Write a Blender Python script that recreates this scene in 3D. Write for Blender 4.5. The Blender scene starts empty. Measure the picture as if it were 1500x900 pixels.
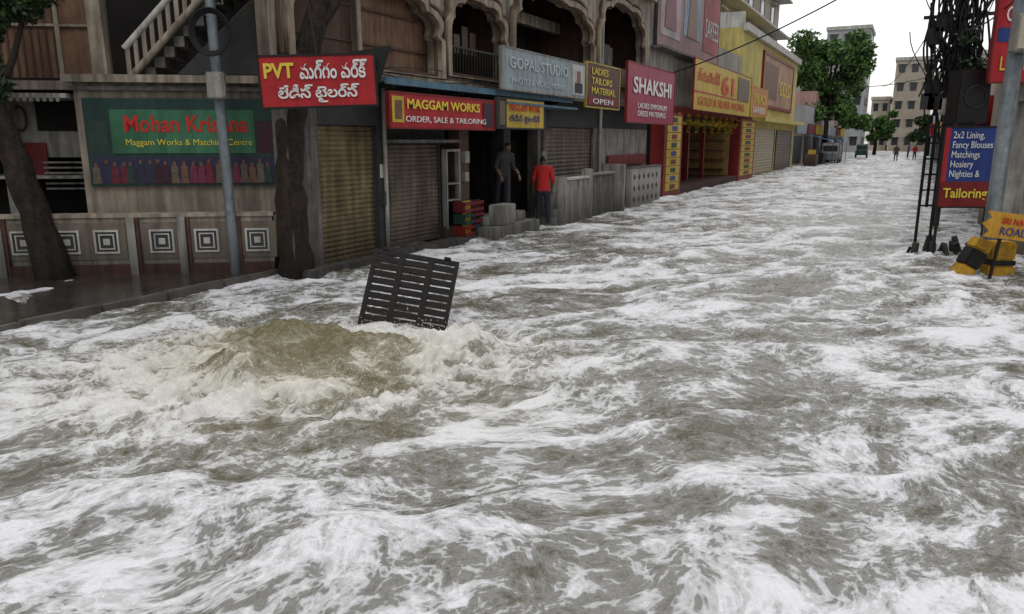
import bpy, math, random, bmesh
import numpy as np
from mathutils import Vector, Matrix, noise as mnoise
random.seed(3)
SC=bpy.context.scene
COL=SC.collection
# ------------------------------------------------------------------ camera
H=2.2; PITCH=math.radians(12.56); YAW=math.radians(27.6)
cam=bpy.data.objects.new("camera",bpy.data.cameras.new("camera")); COL.objects.link(cam)
cam.location=(0,0,H); cam.rotation_euler=(math.radians(90)-PITCH,0,YAW)
cam.data.lens=26.4; cam.data.clip_end=3000; cam.data.clip_start=0.05
SC.camera=cam
# ------------------------------------------------------------------ world
w=bpy.data.worlds.new("World"); SC.world=w; w.use_nodes=True
nt=w.node_tree; bg=nt.nodes["Background"]
sky=nt.nodes.new("ShaderNodeTexSky"); sky.sky_type='NISHITA'; sky.sun_disc=False
sky.sun_elevation=math.radians(55); sky.sun_rotation=math.radians(-20); sky.dust_density=3.0; sky.air_density=1.2
hs=nt.nodes.new("ShaderNodeHueSaturation"); hs.inputs["Saturation"].default_value=0.14; hs.inputs["Value"].default_value=1.25
nt.links.new(sky.outputs[0],hs.inputs["Color"]); nt.links.new(hs.outputs[0],bg.inputs["Color"])
bg.inputs["Strength"].default_value=0.15
sl=bpy.data.lights.new("sun",'SUN'); sl.energy=.9; sl.angle=math.radians(20); sl.color=(1,.97,.93)
so=bpy.data.objects.new("sun",sl); COL.objects.link(so); so.rotation_euler=(math.radians(35),0,math.radians(20))
try:
    SC.view_settings.view_transform='Standard'; SC.view_settings.look='None'; SC.view_settings.exposure=0
except Exception: pass

# ------------------------------------------------------------------ materials
MC={}
def mat(name,col,rough=.75,var=.25,scale=2.5,bump=.15,streak=0.0,metal=0.0,spec=.3,bscale=30):
    if name in MC: return MC[name]
    m=bpy.data.materials.new(name); m.use_nodes=True; n=m.node_tree.nodes; l=m.node_tree.links
    b=n["Principled BSDF"]; b.inputs["Roughness"].default_value=rough; b.inputs["Metallic"].default_value=metal
    b.inputs["Specular IOR Level"].default_value=spec
    g=n.new("ShaderNodeNewGeometry")
    t=n.new("ShaderNodeTexNoise"); t.inputs["Scale"].default_value=scale; t.inputs["Detail"].default_value=6; t.inputs["Roughness"].default_value=.68
    l.new(g.outputs["Position"],t.inputs["Vector"])
    r=n.new("ShaderNodeMapRange"); r.inputs[1].default_value=.3; r.inputs[2].default_value=.7
    r.inputs[3].default_value=1-var; r.inputs[4].default_value=1+var*.5
    l.new(t.outputs["Fac"],r.inputs[0])
    last=r.outputs[0]
    if streak>0:
        mp=n.new("ShaderNodeMapping"); mp.inputs["Scale"].default_value=(5,5,.45); l.new(g.outputs["Position"],mp.inputs["Vector"])
        t2=n.new("ShaderNodeTexNoise"); t2.inputs["Scale"].default_value=1.6; t2.inputs["Detail"].default_value=5; l.new(mp.outputs[0],t2.inputs["Vector"])
        r2=n.new("ShaderNodeMapRange"); r2.inputs[1].default_value=.38; r2.inputs[2].default_value=.62; r2.inputs[3].default_value=1-streak; r2.inputs[4].default_value=1
        l.new(t2.outputs["Fac"],r2.inputs[0])
        mm=n.new("ShaderNodeMath"); mm.operation='MULTIPLY'; l.new(last,mm.inputs[0]); l.new(r2.outputs[0],mm.inputs[1]); last=mm.outputs[0]
        if streak>=.3:   # damp, dirty band left by the flood at the foot of walls
            sp=n.new("ShaderNodeSeparateXYZ"); l.new(g.outputs["Position"],sp.inputs[0])
            ad=n.new("ShaderNodeMath"); ad.operation='MULTIPLY_ADD'; l.new(t.outputs["Fac"],ad.inputs[0]); ad.inputs[1].default_value=-.9; l.new(sp.outputs[2],ad.inputs[2])
            r3=n.new("ShaderNodeMapRange"); r3.inputs[1].default_value=-.35; r3.inputs[2].default_value=.35; r3.inputs[3].default_value=.42; r3.inputs[4].default_value=1; l.new(ad.outputs[0],r3.inputs[0])
            m3=n.new("ShaderNodeMath"); m3.operation='MULTIPLY'; l.new(last,m3.inputs[0]); l.new(r3.outputs[0],m3.inputs[1]); last=m3.outputs[0]
    mx=n.new("ShaderNodeVectorMath"); mx.operation='SCALE'; mx.inputs[0].default_value=col[:3]; l.new(last,mx.inputs["Scale"])
    l.new(mx.outputs[0],b.inputs["Base Color"])
    if bump>0:
        t3=n.new("ShaderNodeTexNoise"); t3.inputs["Scale"].default_value=bscale; t3.inputs["Detail"].default_value=3; l.new(g.outputs["Position"],t3.inputs["Vector"])
        bp=n.new("ShaderNodeBump"); bp.inputs["Strength"].default_value=bump; bp.inputs["Distance"].default_value=.02
        l.new(t3.outputs["Fac"],bp.inputs["Height"]); l.new(bp.outputs[0],b.inputs["Normal"])
    MC[name]=m; return m
BEIGE=mat("beige_plaster",(.32,.27,.21),.85,.35,1.5,.2,.45)
CREAM=mat("cream_paint",(.40,.34,.265),.8,.4,2,.15,.5)
BROWNP=mat("brown_board",(.115,.068,.046),.7,.35,2,.1,.3)
TAN=mat("tan_cloth",(.24,.14,.09),.9,.35,2.5,.1,.35)
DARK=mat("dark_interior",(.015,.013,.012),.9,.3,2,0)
DGREY=mat("dark_grey",(.045,.043,.042),.7,.3,4,.1)
GREY=mat("grey_concrete",(.17,.16,.145),.85,.45,3,.3,.5)
LGREY=mat("light_concrete",(.35,.33,.295),.85,.4,2,.2,.5)
WETC=mat("wet_concrete",(.05,.042,.036),.16,.6,1.3,.35,0,0,.5,9)
KERB=mat("kerb_wet",(.10,.09,.078),.45,.5,3,.4)
WHITE=mat("white_paint",(.58,.565,.52),.7,.25,3,.1,.35)
SHY=mat("shutter_ochre",(.24,.18,.095),.5,.45,2.5,.1,.5,.1)
SHB=mat("shutter_brown",(.20,.155,.12),.5,.45,2.5,.1,.5,.1)
RED=mat("red_sign",(.44,.020,.025),.5,.2,1.5,.03,.22)
DRED=mat("dark_red",(.20,.016,.016),.5,.3,2,.05,.25)
GREEN=mat("green_sign",(.05,.17,.09),.5,.35,1.5,.03,.28)
DGREEN=mat("dark_green_sign",(.018,.05,.042),.5,.3,1.5,.03,.2)
YEL=mat("yellow_sign",(.58,.40,.045),.5,.25,2,.03,.28)
YTX=mat("yellow_text",(.70,.55,.06),.5,.05,2,0)
WTX=mat("white_text",(.72,.72,.70),.5,.05,2,0)
RTX=mat("red_text",(.50,.03,.02),.5,.05,2,0)
PINK=mat("magenta_sign",(.36,.030,.075),.45,.25,1.5,.03,.28)
BLUEG=mat("bluegrey_sign",(.30,.36,.39),.5,.25,1.5,.03,.28)
BLUE=mat("blue_paint",(.025,.05,.22),.5,.25,2,.03,.2)
CYAN=mat("blue_awning",(.08,.17,.23),.5,.4,3,.05,.28)
GALV=mat("galvanised_pole",(.25,.28,.30),.5,.35,6,.1,.4,.2)
BLK=mat("black_metal",(.012,.011,.010),.5,.4,6,.2)
IRON=mat("rusty_iron",(.009,.0055,.0045),.5,.6,9,.4,0,.0,.2)
BARK=mat("bark",(.045,.034,.027),.9,.6,8,1.0,.4,0,.2,16)
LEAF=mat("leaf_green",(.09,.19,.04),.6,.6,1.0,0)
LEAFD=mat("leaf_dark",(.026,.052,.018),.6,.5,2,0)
PYEL=mat("pale_yellow_wall",(.58,.49,.17),.85,.25,.6,.05,.28)
TERRA=mat("terracotta",(.13,.06,.04),.7,.5,4,.15,.5)
WIRE=mat("black_cable",(.010,.010,.010),.6,.2,5,0)
GLASS=mat("dark_glass",(.03,.035,.04),.12,.2,2,0,0,0,.6)
FARG=mat("far_grey_wall",(.40,.41,.42),.9,.15,.3,0,.2)
FARB=mat("far_beige_wall",(.48,.42,.34),.9,.15,.3,0,.2)
SKIN=mat("skin_brown",(.19,.10,.065),.55,.1,6,0)
HAIR=mat("black_hair",(.012,.010,.009),.6,.2,20,.1)
SHIRT=mat("red_shirt",(.42,.02,.02),.85,.2,8,.2)
TROU=mat("dark_trousers",(.02,.022,.03),.85,.2,8,.2)
DSH=mat("grey_shirt",(.05,.05,.055),.85,.2,8,.2)
BSTR=mat("barrier_yellow",(.52,.29,.025),.6,.4,6,.15,.28)
SAREE=[mat("print_%d"%i,c,.5,.4,12,0) for i,c in enumerate([(.14,.02,.03),(.05,.015,.025),(.16,.08,.05),(.03,.03,.06),(.17,.03,.06),(.13,.10,.07),(.025,.05,.04)])]

# ------------------------------------------------------------------ helpers
FR=[Matrix.Identity(4)]
PAR=[None]
def grp(name):
    e=bpy.data.objects.new(name,None); COL.objects.link(e); e.empty_display_size=.3; PAR[0]=e; return e
def frame(m): FR[0]=m
def mk(name,me,m=None,M=None):
    o=bpy.data.objects.new(name,me); COL.objects.link(o)
    if m is not None and len(me.materials)==0: me.materials.append(m)
    o.matrix_world=FR[0]@(M if M is not None else Matrix.Identity(4))
    o.parent=PAR[0]
    return o
def box(name,x0,x1,y0,y1,z0,z1,m,rot=None,bev=0.0):
    me=bpy.data.meshes.new(name); bm=bmesh.new(); bmesh.ops.create_cube(bm,size=1)
    for v in bm.verts: v.co=Vector((v.co.x*(x1-x0),v.co.y*(y1-y0),v.co.z*(z1-z0)))
    if bev>0: bmesh.ops.bevel(bm,geom=bm.edges[:],offset=bev,segments=2,affect='EDGES')
    bm.to_mesh(me); bm.free()
    M=Matrix.Translation(((x0+x1)/2,(y0+y1)/2,(z0+z1)/2))
    if rot is not None: M=M@rot
    return mk(name,me,m,M)
def boxes(name,lst,m):
    me=bpy.data.meshes.new(name); V=[];Fc=[]
    for (x0,x1,y0,y1,z0,z1) in lst:
        k=len(V); V+=[(x0,y0,z0),(x1,y0,z0),(x1,y1,z0),(x0,y1,z0),(x0,y0,z1),(x1,y0,z1),(x1,y1,z1),(x0,y1,z1)]
        Fc+=[(k,k+3,k+2,k+1),(k+4,k+5,k+6,k+7),(k,k+1,k+5,k+4),(k+1,k+2,k+6,k+5),(k+2,k+3,k+7,k+6),(k+3,k,k+4,k+7)]
    me.from_pydata(V,[],Fc); me.update(); return mk(name,me,m)
def rod(name,pts,r,m,res=8,cyc=False):
    cu=bpy.data.curves.new(name,'CURVE'); cu.dimensions='3D'; s=cu.splines.new('POLY'); s.points.add(len(pts)-1)
    rr=r if isinstance(r,(list,tuple)) else [r]*len(pts)
    for i,q in enumerate(pts): s.points[i].co=(*q,1); s.points[i].radius=rr[i]
    s.use_cyclic_u=cyc; cu.bevel_depth=1.0; cu.bevel_resolution=max(1,res//4); cu.use_fill_caps=True
    o=bpy.data.objects.new(name,cu); dg=bpy.context.evaluated_depsgraph_get(); COL.objects.link(o); dg.update()
    me=bpy.data.meshes.new_from_object(o.evaluated_get(dg)); bpy.data.objects.remove(o); me.materials.clear()
    for pl in me.polygons: pl.use_smooth=True
    return mk(name,me,m)
def text(name,body,x0,z0,w,h,m,y=-.02,ex=.004,bold=0.0):
    cu=bpy.data.curves.new(name,'FONT'); cu.body=body; cu.extrude=ex; cu.offset=bold; cu.resolution_u=3
    o=bpy.data.objects.new(name,cu); COL.objects.link(o); dg=bpy.context.evaluated_depsgraph_get(); dg.update()
    me=bpy.data.meshes.new_from_object(o.evaluated_get(dg)); bpy.data.objects.remove(o); me.materials.clear()
    xs=[v.co.x for v in me.vertices]; ys=[v.co.y for v in me.vertices]
    if not xs: return
    ax,bx,ay,by=min(xs),max(xs),min(ys),max(ys)
    for v in me.vertices: v.co=Vector(((v.co.x-ax)/(bx-ax)*w+x0, y-v.co.z, (v.co.y-ay)/(by-ay)*h+z0))
    return mk(name,me,m)
def panel(name,outer,holes,thick,m,y=0):
    cu=bpy.data.curves.new(name,'CURVE'); cu.dimensions='2D'; cu.fill_mode='BOTH'; cu.extrude=thick/2
    for poly in [outer]+holes:
        s=cu.splines.new('POLY'); s.points.add(len(poly)-1)
        for i,q in enumerate(poly): s.points[i].co=(q[0],q[1],0,1)
        s.use_cyclic_u=True
    o=bpy.data.objects.new(name,cu); COL.objects.link(o); dg=bpy.context.evaluated_depsgraph_get(); dg.update()
    me=bpy.data.meshes.new_from_object(o.evaluated_get(dg)); bpy.data.objects.remove(o); me.materials.clear()
    for v in me.vertices: v.co=Vector((v.co.x,y-v.co.z,v.co.y))
    return mk(name,me,m)
def arch_poly(x0,x1,z0,zs,z1,off=0):
    x0-=off;x1+=off; z1+=off
    pts=[(x0,z0),(x1,z0),(x1,zs)]
    cx=(x0+x1)/2; hw=(x1-x0)/2; n=60
    for i in range(1,n):
        t=math.pi*i/n; lob=1-.11*(1-abs(math.sin(t*4.5))**.7)
        c=math.cos(t); s=math.sin(t)
        pts.append((cx+hw*np.sign(c)*abs(c)**.7*lob, zs+(z1-zs)*abs(s)**.8*lob))
    pts.append((x0,zs)); return pts
def shutter(name,x0,x1,y,z0,z1,m,pitch=.085):
    me=bpy.data.meshes.new(name); V=[];Fc=[]; n=int((z1-z0)/pitch)
    prof=[]
    for i in range(n):
        z=z0+(z1-z0)*i/n; d=(z1-z0)/n
        prof+=[(0,z),(-.022,z+d*.3),(-.022,z+d*.7),(0,z+d*.95)]
    for (yy,zz) in prof: V+=[(x0,y+yy,zz),(x1,y+yy,zz)]
    for i in range(len(prof)-1): Fc.append((2*i,2*i+1,2*i+3,2*i+2))
    me.from_pydata(V,[],Fc); me.update(); mk(name,me,m)
    box(name+"_bottom_bar",x0,x1,y-.04,y+.01,z0-.02,z0+.06,m)
    box(name+"_guide_l",x0-.05,x0,y-.05,y+.02,z0,z1,DGREY); box(name+"_guide_r",x1,x1+.05,y-.05,y+.02,z0,z1,DGREY)
def sign(name,x0,x1,z0,z1,y,m,fr=None,th=.06):
    grp(name); box("board",x0,x1,y,y+th,z0,z1,m)
    if fr is not None:
        boxes("border",[(x0-.02,x1+.02,y-.015,y+th+.01,z1,z1+.03),(x0-.02,x1+.02,y-.015,y+th+.01,z0-.03,z0),(x0-.03,x0,y-.015,y+th+.01,z0,z1),(x1,x1+.03,y-.015,y+th+.01,z0,z1)],fr)
def leaves(name,blobs,n,size,m,seed=1):
    rs=np.random.RandomState(seed); V=[];Fc=[]
    wts=np.array([b[3]**2 for b in blobs]); wts=wts/wts.sum()
    for k in range(n):
        b=blobs[rs.choice(len(blobs),p=wts)]
        d=rs.normal(size=3); d/=np.linalg.norm(d); r=b[3]*(rs.rand()**.45)
        c=np.array(b[:3])+d*r*np.array([1,1,.8])
        a=rs.normal(size=3); a/=np.linalg.norm(a); bb=np.cross(a,rs.normal(size=3)); bb/=np.linalg.norm(bb)
        s=size*(.6+.8*rs.rand()); q=len(V)
        V+=[tuple(c-a*s),tuple(c-bb*s*.45),tuple(c+a*s),tuple(c+bb*s*.45)]; Fc.append((q,q+1,q+2,q+3))
    me=bpy.data.meshes.new(name); me.from_pydata(V,[],Fc); me.update(); return mk(name,me,m)
def skinned(name,verts,edges,radii,m,sub=1,root=0):
    me=bpy.data.meshes.new(name); me.from_pydata(verts,edges,[]); o=bpy.data.objects.new(name,me); COL.objects.link(o)
    md=o.modifiers.new("s",'SKIN'); md.use_smooth_shade=True
    for i,r in enumerate(radii): me.skin_vertices[0].data[i].radius=(r,r) if not isinstance(r,tuple) else r
    me.skin_vertices[0].data[root].use_root=True
    md2=o.modifiers.new("u",'SUBSURF'); md2.levels=sub; md2.render_levels=sub
    dg=bpy.context.evaluated_depsgraph_get(); dg.update()
    me2=bpy.data.meshes.new_from_object(o.evaluated_get(dg)); bpy.data.objects.remove(o); me2.materials.clear()
    for p_ in me2.polygons: p_.use_smooth=True
    return mk(name,me2,m)
W=Matrix.Identity(4)
def frz(x,y,z,ang): return Matrix.Translation((x,y,z))@Matrix.Rotation(ang,4,'Z')
FA=frz(-8.8,0,0,math.radians(90))            # left street facade: local x = world Y, local y = into building
FC=frz(-9.44,9.73,0,math.atan2(.571,.821))   # corner forecourt facade
# ------------------------------------------------------------------ ground, pavement, kerb
frame(W); PAR[0]=None
me=bpy.data.meshes.new("ground"); me.from_pydata([(-600,-300,-.45),(600,-300,-.45),(600,1500,-.45),(-600,1500,-.45)],[],[(0,1,2,3)]); mk("ground",me,WETC)
box("pavement",-30,-9.3,-10,9.9,-.4,.05,WETC)
grp("kerb"); 
for i in range(15):
    y0=-5+i*1.0
    box("kerb_stone_%d"%i,-9.3,-9.16,y0,y0+.985,-.3,.085+random.uniform(-.012,.012),KERB,bev=.015)

# ------------------------------------------------------------------ water
rng=np.random.RandomState(11); PM=rng.permutation(256); PM=np.concatenate([PM,PM])
GA=rng.rand(256)*2*np.pi; GX=np.cos(GA); GY=np.sin(GA)
def pn(x,y,s=0):
    x=x+s*13.37; y=y-s*7.91
    xi=np.floor(x).astype(int); yi=np.floor(y).astype(int); xf=x-xi; yf=y-yi
    def g(ix,iy,fx,fy):
        h=PM[PM[ix&255]+(iy&255)]; return GX[h]*fx+GY[h]*fy
    u=xf*xf*xf*(xf*(xf*6-15)+10); v=yf*yf*yf*(yf*(yf*6-15)+10)
    a=g(xi,yi,xf,yf); b=g(xi+1,yi,xf-1,yf); c=g(xi,yi+1,xf,yf-1); d=g(xi+1,yi+1,xf-1,yf-1)
    return (a*(1-u)+b*u)*(1-v)+(c*(1-u)+d*u)*v
def fbm(x,y,o=4,s=0,g=.5):
    r=0;a=1
    for i in range(o): r=r+a*pn(x,y,s+i*3); x=x*2.03;y=y*2.03;a*=g
    return r
xs=np.concatenate([np.linspace(-13,-9.45,20),np.arange(-9.4,2.6,.024),np.linspace(2.7,16,30)])
ys=[-3.0]
while ys[-1]<1.8: ys.append(ys[-1]+.3)
while ys[-1]<13: ys.append(ys[-1]+.024)
d=.024
while ys[-1]<230: d*=1.011; ys.append(ys[-1]+min(d,1.2))
ys=np.array(ys); X,Y=np.meshgrid(xs,ys); shp=X.shape
BX,BY=-5.15,5.35
ddx=X-BX; ddy=Y-BY; rb=np.sqrt(ddx**2+ddy**2)
wx=X+.6*fbm(X*.28,Y*.28,3,1)+.10*fbm(X*1.1,Y*1.1,3,2); wy=Y+.6*fbm(X*.28,Y*.28,3,5)+.10*fbm(X*1.1,Y*1.1,3,6)
th=math.radians(54); cx_,sx_=math.cos(th),math.sin(th)
a=wx*cx_+wy*sx_; b=-wx*sx_+wy*cx_
r1=pn(a*.26,b*.62,9)+.25*pn(a*1.0,b*1.6,10); rid=np.clip(1-np.abs(r1)*5.0,0,1)**1.5
r2=pn(a*.7,b*1.5,12)+.2*pn(a*2,b*3,13); rid2=np.clip(1-np.abs(r2)*4.0,0,1)**1.5
hh=.085*fbm(a*.30,b*.70,3,3)+.045*rid+.022*rid2+.034*fbm(a*1.3,b*2.2,4,4)+.016*fbm(X*4.5,Y*4.5,4,8,.6)
env=np.exp(-(rb/1.7)**2)
tb=fbm(X*1.7,Y*1.7,4,21); tr=1-np.abs(fbm(wx*2.4,wy*2.4,4,24,.5))*2.2
rx=ddx*.886+ddy*.463; ry=-ddx*.463+ddy*.886     # boil axes
rx=rx+.16*fbm(X*1.3,Y*1.3,3,70); ry=ry+.12*fbm(X*1.3,Y*1.3,3,73)
dome=.36*np.exp(-(((rx-.1)/1.0)**2+((ry-.12)/.62)**2)**1.2)
dome2=.17*np.exp(-(((rx-1.5)/.45)**2+((ry-.35)/.35)**2))+.18*np.exp(-(((rx+1.1)/.5)**2+((ry-.5)/.35)**2))+.16*np.exp(-(((rx+.35)/.38)**2+((ry+.5)/.3)**2))+.10*np.exp(-(((rx-2.2)/.5)**2+((ry-.2)/.4)**2))
ring=np.exp(-((np.sqrt((rx/1.45)**2+(ry/1.0)**2)-1.08)/.42)**2)
spl=np.clip(fbm(X*3.6,Y*3.6,4,31,.55)+.10,0,1)*ring
hh=hh*(1-.4*env)+dome*(1+.30*tb)+dome2*(1+.7*tb)+.06*tr*env+.16*spl+.035*(ring+.4*env)*fbm(X*8,Y*8,3,33)
hh=hh+.03*np.sin(rb*5.5-1+2*fbm(X*.8,Y*.8,2,40))*np.exp(-((rb-2.2)/1.6)**2)
flow=np.stack([a*.80,b*1.15,np.zeros_like(a)],-1)
domem=np.exp(-(((rx-.05)/1.0)**2+((ry-.0)/.60)**2)**1.5)
F=.47+.36*fbm(a*.34,b*.66,4,50)+.30*(rid-.22)+.14*(rid2-.25)+.22*ring+.45*spl+.30*fbm(X*4,Y*4,3,60)*(ring+domem)-.70*domem*(.9+.6*tb)
F=F+.10*np.clip((Y-10)/25,0,1)+.06*np.exp(-((X+1)**2/6+(Y-7)**2/12))  # extra foam down the street also paints in the bright sky reflection
murk=np.clip(np.exp(-((rx/2.1)**2+(ry/1.5)**2))*1.15,0,1)
P=np.stack([X,Y,hh-.02],-1).reshape(-1,3)
ny,nx=shp
idx=np.arange(ny*nx).reshape(ny,nx)
q=np.stack([idx[:-1,:-1],idx[:-1,1:],idx[1:,1:],idx[1:,:-1]],-1).reshape(-1,4)
me=bpy.data.meshes.new("flood_water"); me.vertices.add(len(P)); me.vertices.foreach_set("co",P.ravel().astype(np.float32))
me.loops.add(q.size); me.polygons.add(len(q)); me.loops.foreach_set("vertex_index",q.ravel().astype(np.int32))
me.polygons.foreach_set("loop_start",np.arange(0,q.size,4,dtype=np.int32)); me.polygons.foreach_set("loop_total",np.full(len(q),4,dtype=np.int32))
me.polygons.foreach_set("use_smooth",np.ones(len(q),dtype=bool)); me.update(calc_edges=True)
def attr(nm,arr):
    at=me.attributes.new(nm,'FLOAT','POINT'); at.data.foreach_set("value",arr.ravel().astype(np.float32))
attr("foam",F); attr("murk",murk)
at=me.attributes.new("flow",'FLOAT_VECTOR','POINT'); at.data.foreach_set("vector",flow.reshape(-1).astype(np.float32))
wm=bpy.data.materials.new("foamy_flood_water"); wm.use_nodes=True; n=wm.node_tree.nodes; l=wm.node_tree.links; bs=n["Principled BSDF"]
def N(t,**k):
    z=n.new(t)
    for kk,v in k.items(): setattr(z,kk,v)
    return z
def MA(op,a_,b_=None,c_=None,clamp=False):
    z=N("ShaderNodeMath",operation=op,use_clamp=clamp)
    for i,v in enumerate((a_,b_,c_)):
        if v is None: continue
        if isinstance(v,(int,float)): z.inputs[i].default_value=v
        else: l.new(v,z.inputs[i])
    return z.outputs[0]
def SS(v,lo,hi,o0=0,o1=1):
    z=N("ShaderNodeMapRange",interpolation_type='SMOOTHSTEP'); l.new(v,z.inputs[0])
    z.inputs[1].default_value=lo;z.inputs[2].default_value=hi;z.inputs[3].default_value=o0;z.inputs[4].default_value=o1; return z.outputs[0]
af=N("ShaderNodeAttribute",attribute_name="foam").outputs["Fac"]; am=N("ShaderNodeAttribute",attribute_name="murk").outputs["Fac"]
fl=N("ShaderNodeAttribute",attribute_name="flow").outputs["Vector"]; geo=N("ShaderNodeNewGeometry").outputs["Position"]
def NO(vec,sc,det=8,ro=.6,dist=0):
    z=N("ShaderNodeTexNoise",noise_dimensions='2D'); z.inputs["Scale"].default_value=sc; z.inputs["Detail"].default_value=det; z.inputs["Roughness"].default_value=ro; z.inputs["Distortion"].default_value=dist
    l.new(vec,z.inputs["Vector"]); return z
wn=NO(fl,4,3,.55); wv=N("ShaderNodeVectorMath",operation='MULTIPLY_ADD'); l.new(wn.outputs["Color"],wv.inputs[0]); wv.inputs[1].default_value=(.10,.10,0); l.new(fl,wv.inputs[2]); fw=wv.outputs[0]
n1=NO(fw,2.2,8,.63).outputs["Fac"]; n2=NO(fw,12,5,.62).outputs["Fac"]
w1=SS(MA('ABSOLUTE',MA('SUBTRACT',NO(fw,5,3,.5).outputs["Fac"],.5)),0,.09,.13,-.03)
w2=SS(MA('ABSOLUTE',MA('SUBTRACT',NO(fw,13,2,.5).outputs["Fac"],.5)),0,.10,.09,-.04)
val=MA('ADD',af,MA('MULTIPLY',MA('SUBTRACT',n1,.5),1.5)); val=MA('ADD',val,MA('MULTIPLY',MA('SUBTRACT',n2,.5),.60)); val=MA('ADD',val,MA('ADD',w1,w2))
dense=SS(val,.41,.58); film=SS(val,.10,.46)
cov=MA('MAXIMUM',MA('MULTIPLY',dense,.95),MA('MULTIPLY',film,.36))
wc=N("ShaderNodeMix",data_type='RGBA'); l.new(am,wc.inputs[0]); wc.inputs[6].default_value=(.088,.080,.052,1); wc.inputs[7].default_value=(.150,.130,.068,1)
fc=N("ShaderNodeMix",data_type='RGBA'); l.new(SS(val,.42,.95),fc.inputs[0]); fc.inputs[6].default_value=(.42,.42,.42,1); fc.inputs[7].default_value=(.72,.72,.74,1)
fc2=N("ShaderNodeMix",data_type='RGBA'); l.new(MA('MULTIPLY',am,.55),fc2.inputs[0]); l.new(fc.outputs[2],fc2.inputs[6]); fc2.inputs[7].default_value=(.58,.53,.37,1)
cm=N("ShaderNodeMix",data_type='RGBA'); l.new(cov,cm.inputs[0]); l.new(wc.outputs[2],cm.inputs[6]); l.new(fc2.outputs[2],cm.inputs[7])
l.new(cm.outputs[2],bs.inputs["Base Color"]); l.new(SS(cov,0,.8,.12,.7),bs.inputs["Roughness"]); bs.inputs["IOR"].default_value=1.33
b1=NO(geo,6,5,.62).outputs["Fac"]; b2=NO(geo,32,3,.6).outputs["Fac"]
hg=MA('ADD',MA('MULTIPLY',b1,.060),MA('MULTIPLY',b2,.008)); hg=MA('ADD',hg,MA('MULTIPLY',SS(val,.35,.8),.014))
bp=N("ShaderNodeBump"); bp.inputs["Strength"].default_value=.8; bp.inputs["Distance"].default_value=1.0; l.new(hg,bp.inputs["Height"]); l.new(bp.outputs[0],bs.inputs["Normal"])
frame(W); PAR[0]=None
mk("flood_water",me,wm)
SPR=mat("spray_water",(.68,.66,.58),.3,.1,5,0)
rs=np.random.RandomState(5); V=[];Fc=[]
ico=[(0,0,1),(.9,0,-.3),(-.45,.78,-.3),(-.45,-.78,-.3)]
for k in range(3400):
    an=rs.rand()*2*math.pi; rr=1+rs.normal(0,.28); lx=math.cos(an)*rr*1.5; ly=math.sin(an)*rr*.95
    if rs.rand()<.4: lx=rs.choice([1.6,-1.1,2.1])+rs.normal()*.3; ly=.35+rs.normal()*.2
    x=BX+lx*.886-ly*.463; y=BY+lx*.463+ly*.886
    z=.06+abs(rs.normal(0,.14)); s=rs.uniform(.0025,.008); qq=len(V)
    st=1+rs.rand()*1.5
    V+=[(x+c[0]*s,y+c[1]*s,z+c[2]*s*st) for c in ico]; Fc+=[(qq,qq+1,qq+2),(qq,qq+2,qq+3),(qq,qq+3,qq+1),(qq+1,qq+3,qq+2)]
me=bpy.data.meshes.new("water_spray"); me.from_pydata(V,[],Fc); me.update(); mk("water_spray",me,SPR)

# ------------------------------------------------------------------ drain grate
GM=Matrix.Translation((-5.23,7.15,.0))@Matrix.Rotation(YAW-.06,4,'Z')@Matrix.Rotation(math.radians(9),4,'Y')@Matrix.Rotation(math.radians(-28),4,'X')
frame(GM); grp("drain_grate")
gw,gh=1.06,.92
lst=[(-gw/2,gw/2,-.03,.03,gh-.05,gh),(-gw/2,gw/2,-.03,.03,-.05,0),(-gw/2,-gw/2+.05,-.03,.03,0,gh-.05),(gw/2-.05,gw/2,-.03,.03,0,gh-.05)]
boxes("outer_frame",lst,IRON)
xs3=[-.17,.19]; boxes("long_ribs",[(x-.035,x+.035,-.034,.034,0,gh-.05) for x in xs3],IRON)
cols=[(-gw/2+.05,-.205),(-.135,.155),(.225,gw/2-.05)]
sl_=[]
for (c0,c1) in cols:
    for i in range(9):
        z=.05+i*.094; sl_.append((c0,c1,-.026,.026,z-.028,z+.036))
boxes("slats",sl_,IRON)
boxes("hinge_lugs",[(-.42,-.34,-.05,.05,gh,gh+.03),(.34,.42,-.05,.05,gh,gh+.03)],IRON)

# ------------------------------------------------------------------ corner building
frame(FC); grp("corner_shop_building")
box("ground_wall",-3.25,.1,0,.25,.0,3.1,BEIGE)
box("slab_edge",-3.35,.15,-.18,.3,3.1,3.22,CREAM)
box("lintel_ledge",-3.30,.12,-.10,0,2.98,3.04,GREY)
box("side_return",-3.25,-3.0,.25,6,0,3.1,BEIGE)
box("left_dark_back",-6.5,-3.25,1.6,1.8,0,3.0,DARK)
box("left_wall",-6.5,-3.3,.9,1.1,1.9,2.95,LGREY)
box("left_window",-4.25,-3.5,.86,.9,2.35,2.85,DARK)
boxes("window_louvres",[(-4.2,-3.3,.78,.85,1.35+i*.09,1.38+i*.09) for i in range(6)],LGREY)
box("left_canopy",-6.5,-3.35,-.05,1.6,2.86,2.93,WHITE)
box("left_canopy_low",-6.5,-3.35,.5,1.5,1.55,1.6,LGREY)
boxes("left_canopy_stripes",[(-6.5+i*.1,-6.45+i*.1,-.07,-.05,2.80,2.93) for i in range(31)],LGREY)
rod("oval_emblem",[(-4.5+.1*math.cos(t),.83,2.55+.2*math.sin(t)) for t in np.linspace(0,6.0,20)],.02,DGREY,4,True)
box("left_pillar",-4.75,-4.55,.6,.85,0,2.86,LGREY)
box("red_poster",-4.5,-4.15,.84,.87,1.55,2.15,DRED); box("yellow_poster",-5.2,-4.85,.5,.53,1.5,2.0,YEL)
box("upper_back",-7,.3,1.9,2.1,3.2,7.5,DARK)
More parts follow.
